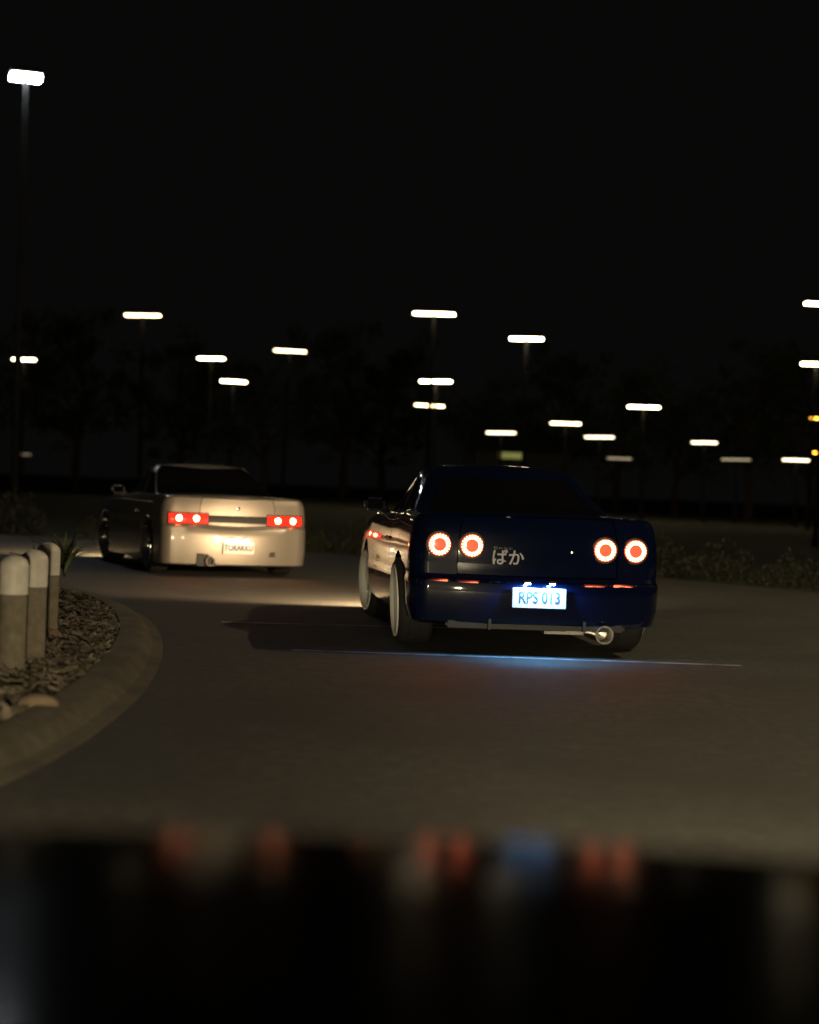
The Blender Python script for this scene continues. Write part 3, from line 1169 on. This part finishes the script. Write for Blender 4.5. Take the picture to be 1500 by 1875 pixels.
# lamp on the outside of the bend, just out of the picture, that lights this stretch of road
t_ = thing('street_lamp', 'tall street lamp with a curved arm over the outside of the bend', 'street lamp', (12.9, 14.4, 0), R(168), None)
bm = bmesh.new()
lathe(bm, [(.14, -.1), (.14, .5), (.10, .55), (.065, 9.4)], 14)
mesh_obj('pole', bm, M_POST, t_, True)
bm = bmesh.new()
tube(bm, [(0, 0, 9.2), (.25, 0, 9.75), (.9, 0, 10.05), (2.2, 0, 10.12)], [.06, .055, .045, .04], 10)
mesh_obj('arm', bm, M_POST, t_, True)
bm = bmesh.new()
bx(bm, (2.5, 0, 10.12), (.85, .34, .11), bev=.03)
hd = mesh_obj('lamp_head', bm, M_POST, t_)
bm = bmesh.new()
bx(bm, (2.5, 0, 10.055), (.7, .26, .03), bev=.008)
mesh_obj('lens', bm, M_SODW, hd)
ld = bpy.data.lights.new('street_lamp_light', 'SPOT')
ld.energy = 3000
ld.color = (1.0, .82, .50)
ld.spot_size = R(155)
ld.spot_blend = .5
ld.shadow_soft_size = .12
lo = bpy.data.objects.new('street_lamp_light', ld)
link(lo, hd)
lo.location = (2.5, 0, 10.0)

# ------------------------------------------------------------------ trees
def make_tree(seed, H, spread):
    rn = random.Random(seed)
    t = thing('tree', 'x', 'tree')
    bm = bmesh.new()
    top = H * .62
    pts = [Vector((0, 0, -.2))]
    for k in range(1, 6):
        pts.append(Vector((rn.gauss(0, .10) * k * .5, rn.gauss(0, .10) * k * .5, top * k / 5)))
    tube(bm, pts, [.20 * H / 8 * (1 - .15 * k) for k in range(6)], 9)
    ends = []
    for k in range(9):
        b = pts[2 + k % 4]
        a = rn.uniform(0, 6.28)
        ln = spread * rn.uniform(.5, .95)
        e = b + Vector((math.cos(a) * ln, math.sin(a) * ln, H * rn.uniform(.08, .30)))
        mid = b.lerp(e, .5) + Vector((0, 0, .15))
        tube(bm, [b, mid, e], [.075 * H / 8, .05 * H / 8, .02 * H / 8], 6)
        ends += [e, mid]
    ends.append(pts[-1] + Vector((0, 0, H * .15)))
    mesh_obj('trunk', bm, M_BARK, t, True)
    v, f = [], []
    clumps = []
    for e in ends:
        for _ in range(4):
            clumps.append((e + Vector((rn.gauss(0, spread * .22), rn.gauss(0, spread * .22), rn.gauss(0, H * .07))), rn.uniform(.35, .75) * spread / 2.6))
    for (c, r_) in clumps:
        for _ in range(46):
            d = Vector((rn.gauss(0, 1), rn.gauss(0, 1), rn.gauss(0, .8))).normalized() * r_ * rn.random() ** .45
            p = c + d
            if p.z < H * .20:
                continue
            s = rn.uniform(.07, .15) * H / 7
            q = Euler((rn.uniform(-1.2, 1.2), rn.uniform(-1.2, 1.2), rn.uniform(0, 6.28))).to_matrix()
            b = len(v)
            v += [p + q @ Vector((-s, 0, 0)), p + q @ Vector((0, -s * .45, s * .1)), p + q @ Vector((s, 0, 0)), p + q @ Vector((0, s * .45, s * .1))]
            f.append((b, b + 1, b + 2, b + 3))
    pydata('crown', v, f, M_LEAF, t)
    return t


protos = [make_tree(1, 7.5, 2.6), make_tree(2, 6.0, 2.9), make_tree(3, 9.0, 2.8)]
TR = [  # pixel column, distance, proto, scale, label
    (-20, 96, 1, 1.7, 'broad dark tree behind the white topped bollards, half out of view'),
    (140, 104, 0, 1.5, 'dark tree beyond the bonnet of the pale car'),
    (330, 100, 2, 1.1, 'tall dim tree between the lamps over the pale car'),
    (480, 92, 1, 1.4, 'spreading dim tree behind the right side of the pale car roof'),
    (630, 98, 0, 1.4, 'dark tree in the gap between the two cars'),
    (700, 120, 2, 1.3, 'tall tree far behind the gap between the two cars'),
    (870, 94, 1, 1.2, 'olive lit tree behind the roof of the dark blue car'),
    (1020, 98, 0, 1.3, 'olive lit tree beyond the small dark building'),
    (1130, 88, 2, .9, 'narrow tree behind the right roof pillar of the dark blue car'),
    (1240, 95, 1, 1.3, 'dim spreading tree right of the dark blue car'),
    (1370, 90, 0, 1.3, 'dark tree rising behind the right hand shrubs'),
    (1480, 96, 1, 1.5, 'dark tree beside the bright lamp at the far right'),
    (1580, 92, 2, 1.2, 'tall dark tree at the far right end, mostly out of view'),
]
usedp = set()
for (px, dist, pi, s, lab) in TR:
    src = protos[pi]
    o = src if pi not in usedp else copy_tree(src)
    usedp.add(pi)
    p = at_depth(px, 880, dist)
    o.location = (p.x, p.y, .2)
    o.rotation_euler = (0, 0, random.uniform(0, 6.28))
    o.scale = (s, s, s)
    tag(o, lab, 'tree', 'trees beyond the road')

# ------------------------------------------------------------------ shrubs on the far verge
def make_shrub(seed):
    rn = random.Random(seed)
    t = thing('shrub', 'x', 'shrub')
    bm = bmesh.new()
    for k in range(7):
        a = rn.uniform(0, 6.28)
        tube(bm, [(0, 0, -.05), (math.cos(a) * .2, math.sin(a) * .2, .3), (math.cos(a) * .45, math.sin(a) * .45, .65)], [.02, .014, .006], 5)
    mesh_obj('stem', bm, M_BARK, t)
    v, f = [], []
    for _ in range(1500):
        a, b_ = rn.uniform(0, 6.28), math.acos(rn.uniform(-.1, 1))
        rr_ = rn.random() ** .3 * (1 + .25 * math.sin(3 * a + seed) * math.cos(2 * b_))
        p = Vector((math.cos(a) * math.sin(b_) * .85 * rr_, math.sin(a) * math.sin(b_) * .7 * rr_, .04 + math.cos(b_) * .85 * rr_))
        s = rn.uniform(.03, .06)
        q = Euler((rn.uniform(-1.3, 1.3), rn.uniform(-1.3, 1.3), rn.uniform(0, 6.28))).to_matrix()
        b = len(v)
        v += [p + q @ Vector((-s, 0, 0)), p + q @ Vector((0, -s * .4, .01)), p + q @ Vector((s, 0, 0)), p + q @ Vector((0, s * .4, .01))]
        f.append((b, b + 1, b + 2, b + 3))
    pydata('foliage', v, f, M_HEDGE, t)
    return t


sp = [make_shrub(5), make_shrub(6)]
used_s = set()
i = 0
line = [p for p in right_edge if 14 < p.y < 36 and p.x > -16]
acc, last = 0.0, None
for p in line:
    if last is not None and (p - last).length < 1.15:
        continue
    last = p
    d = Vector((.5, .86, 0))
    q = p + d * 1.3
    k = i % 2
    o = sp[k] if k not in used_s else copy_tree(sp[k])
    used_s.add(k)
    s = random.uniform(.65, 1.0)
    o.location = (q.x, q.y, -.22)
    o.scale = (s, s, s * random.uniform(.8, 1.05))
    o.rotation_euler = (0, 0, random.uniform(0, 6.28))
    tag(o, 'dark leafy shrub in the hedge row along the far road edge', 'shrub', 'shrubs along the far road edge')
    i += 1

# ------------------------------------------------------------------ small dark building with a lit window
pb = at_depth(935, 834, 80)
hut = thing('building', 'small dark building with one dim greenish lit window, beyond the dark blue car', 'building', (pb.x, pb.y, 0.2), R(-4))
bm = bmesh.new()
bx(bm, (.6, 2.0, 1.35), (4.4, 3.6, 2.9))
mesh_obj('wall', bm, M_WALLB, hut)
v = [(-2.0, -.1, 2.8), (3.2, -.1, 2.8), (3.2, 4.1, 2.8), (-2.0, 4.1, 2.8), (-2.0, 2.0, 3.6), (3.2, 2.0, 3.6)]
pydata('roof', v, [(0, 1, 5, 4), (2, 3, 4, 5), (0, 4, 3), (1, 2, 5), (3, 2, 1, 0)], M_ROOF, hut)
wz = pb.z - .2
bm = bmesh.new()
for (c, s_) in (((0, .19, wz + .17), (1.2, .06, .06)), ((0, .19, wz - .17), (1.2, .06, .06)), ((-.57, .19, wz), (.06, .06, .28)), ((.57, .19, wz), (.06, .06, .28))):
    bx(bm, c, s_)
wf = mesh_obj('window', bm, M_POST, hut)
bm = bmesh.new()
bx(bm, (0, .19, wz), (1.08, .02, .28))
mesh_obj('pane', bm, M_WINL, wf)
for s_ in (-1.1, 1.5):
    bm = bmesh.new()
    bx(bm, (s_ + .6, .17, 1.0), (.85, .06, 2.0), bev=.01)
    mesh_obj('door', bm, M_ROOF, hut)
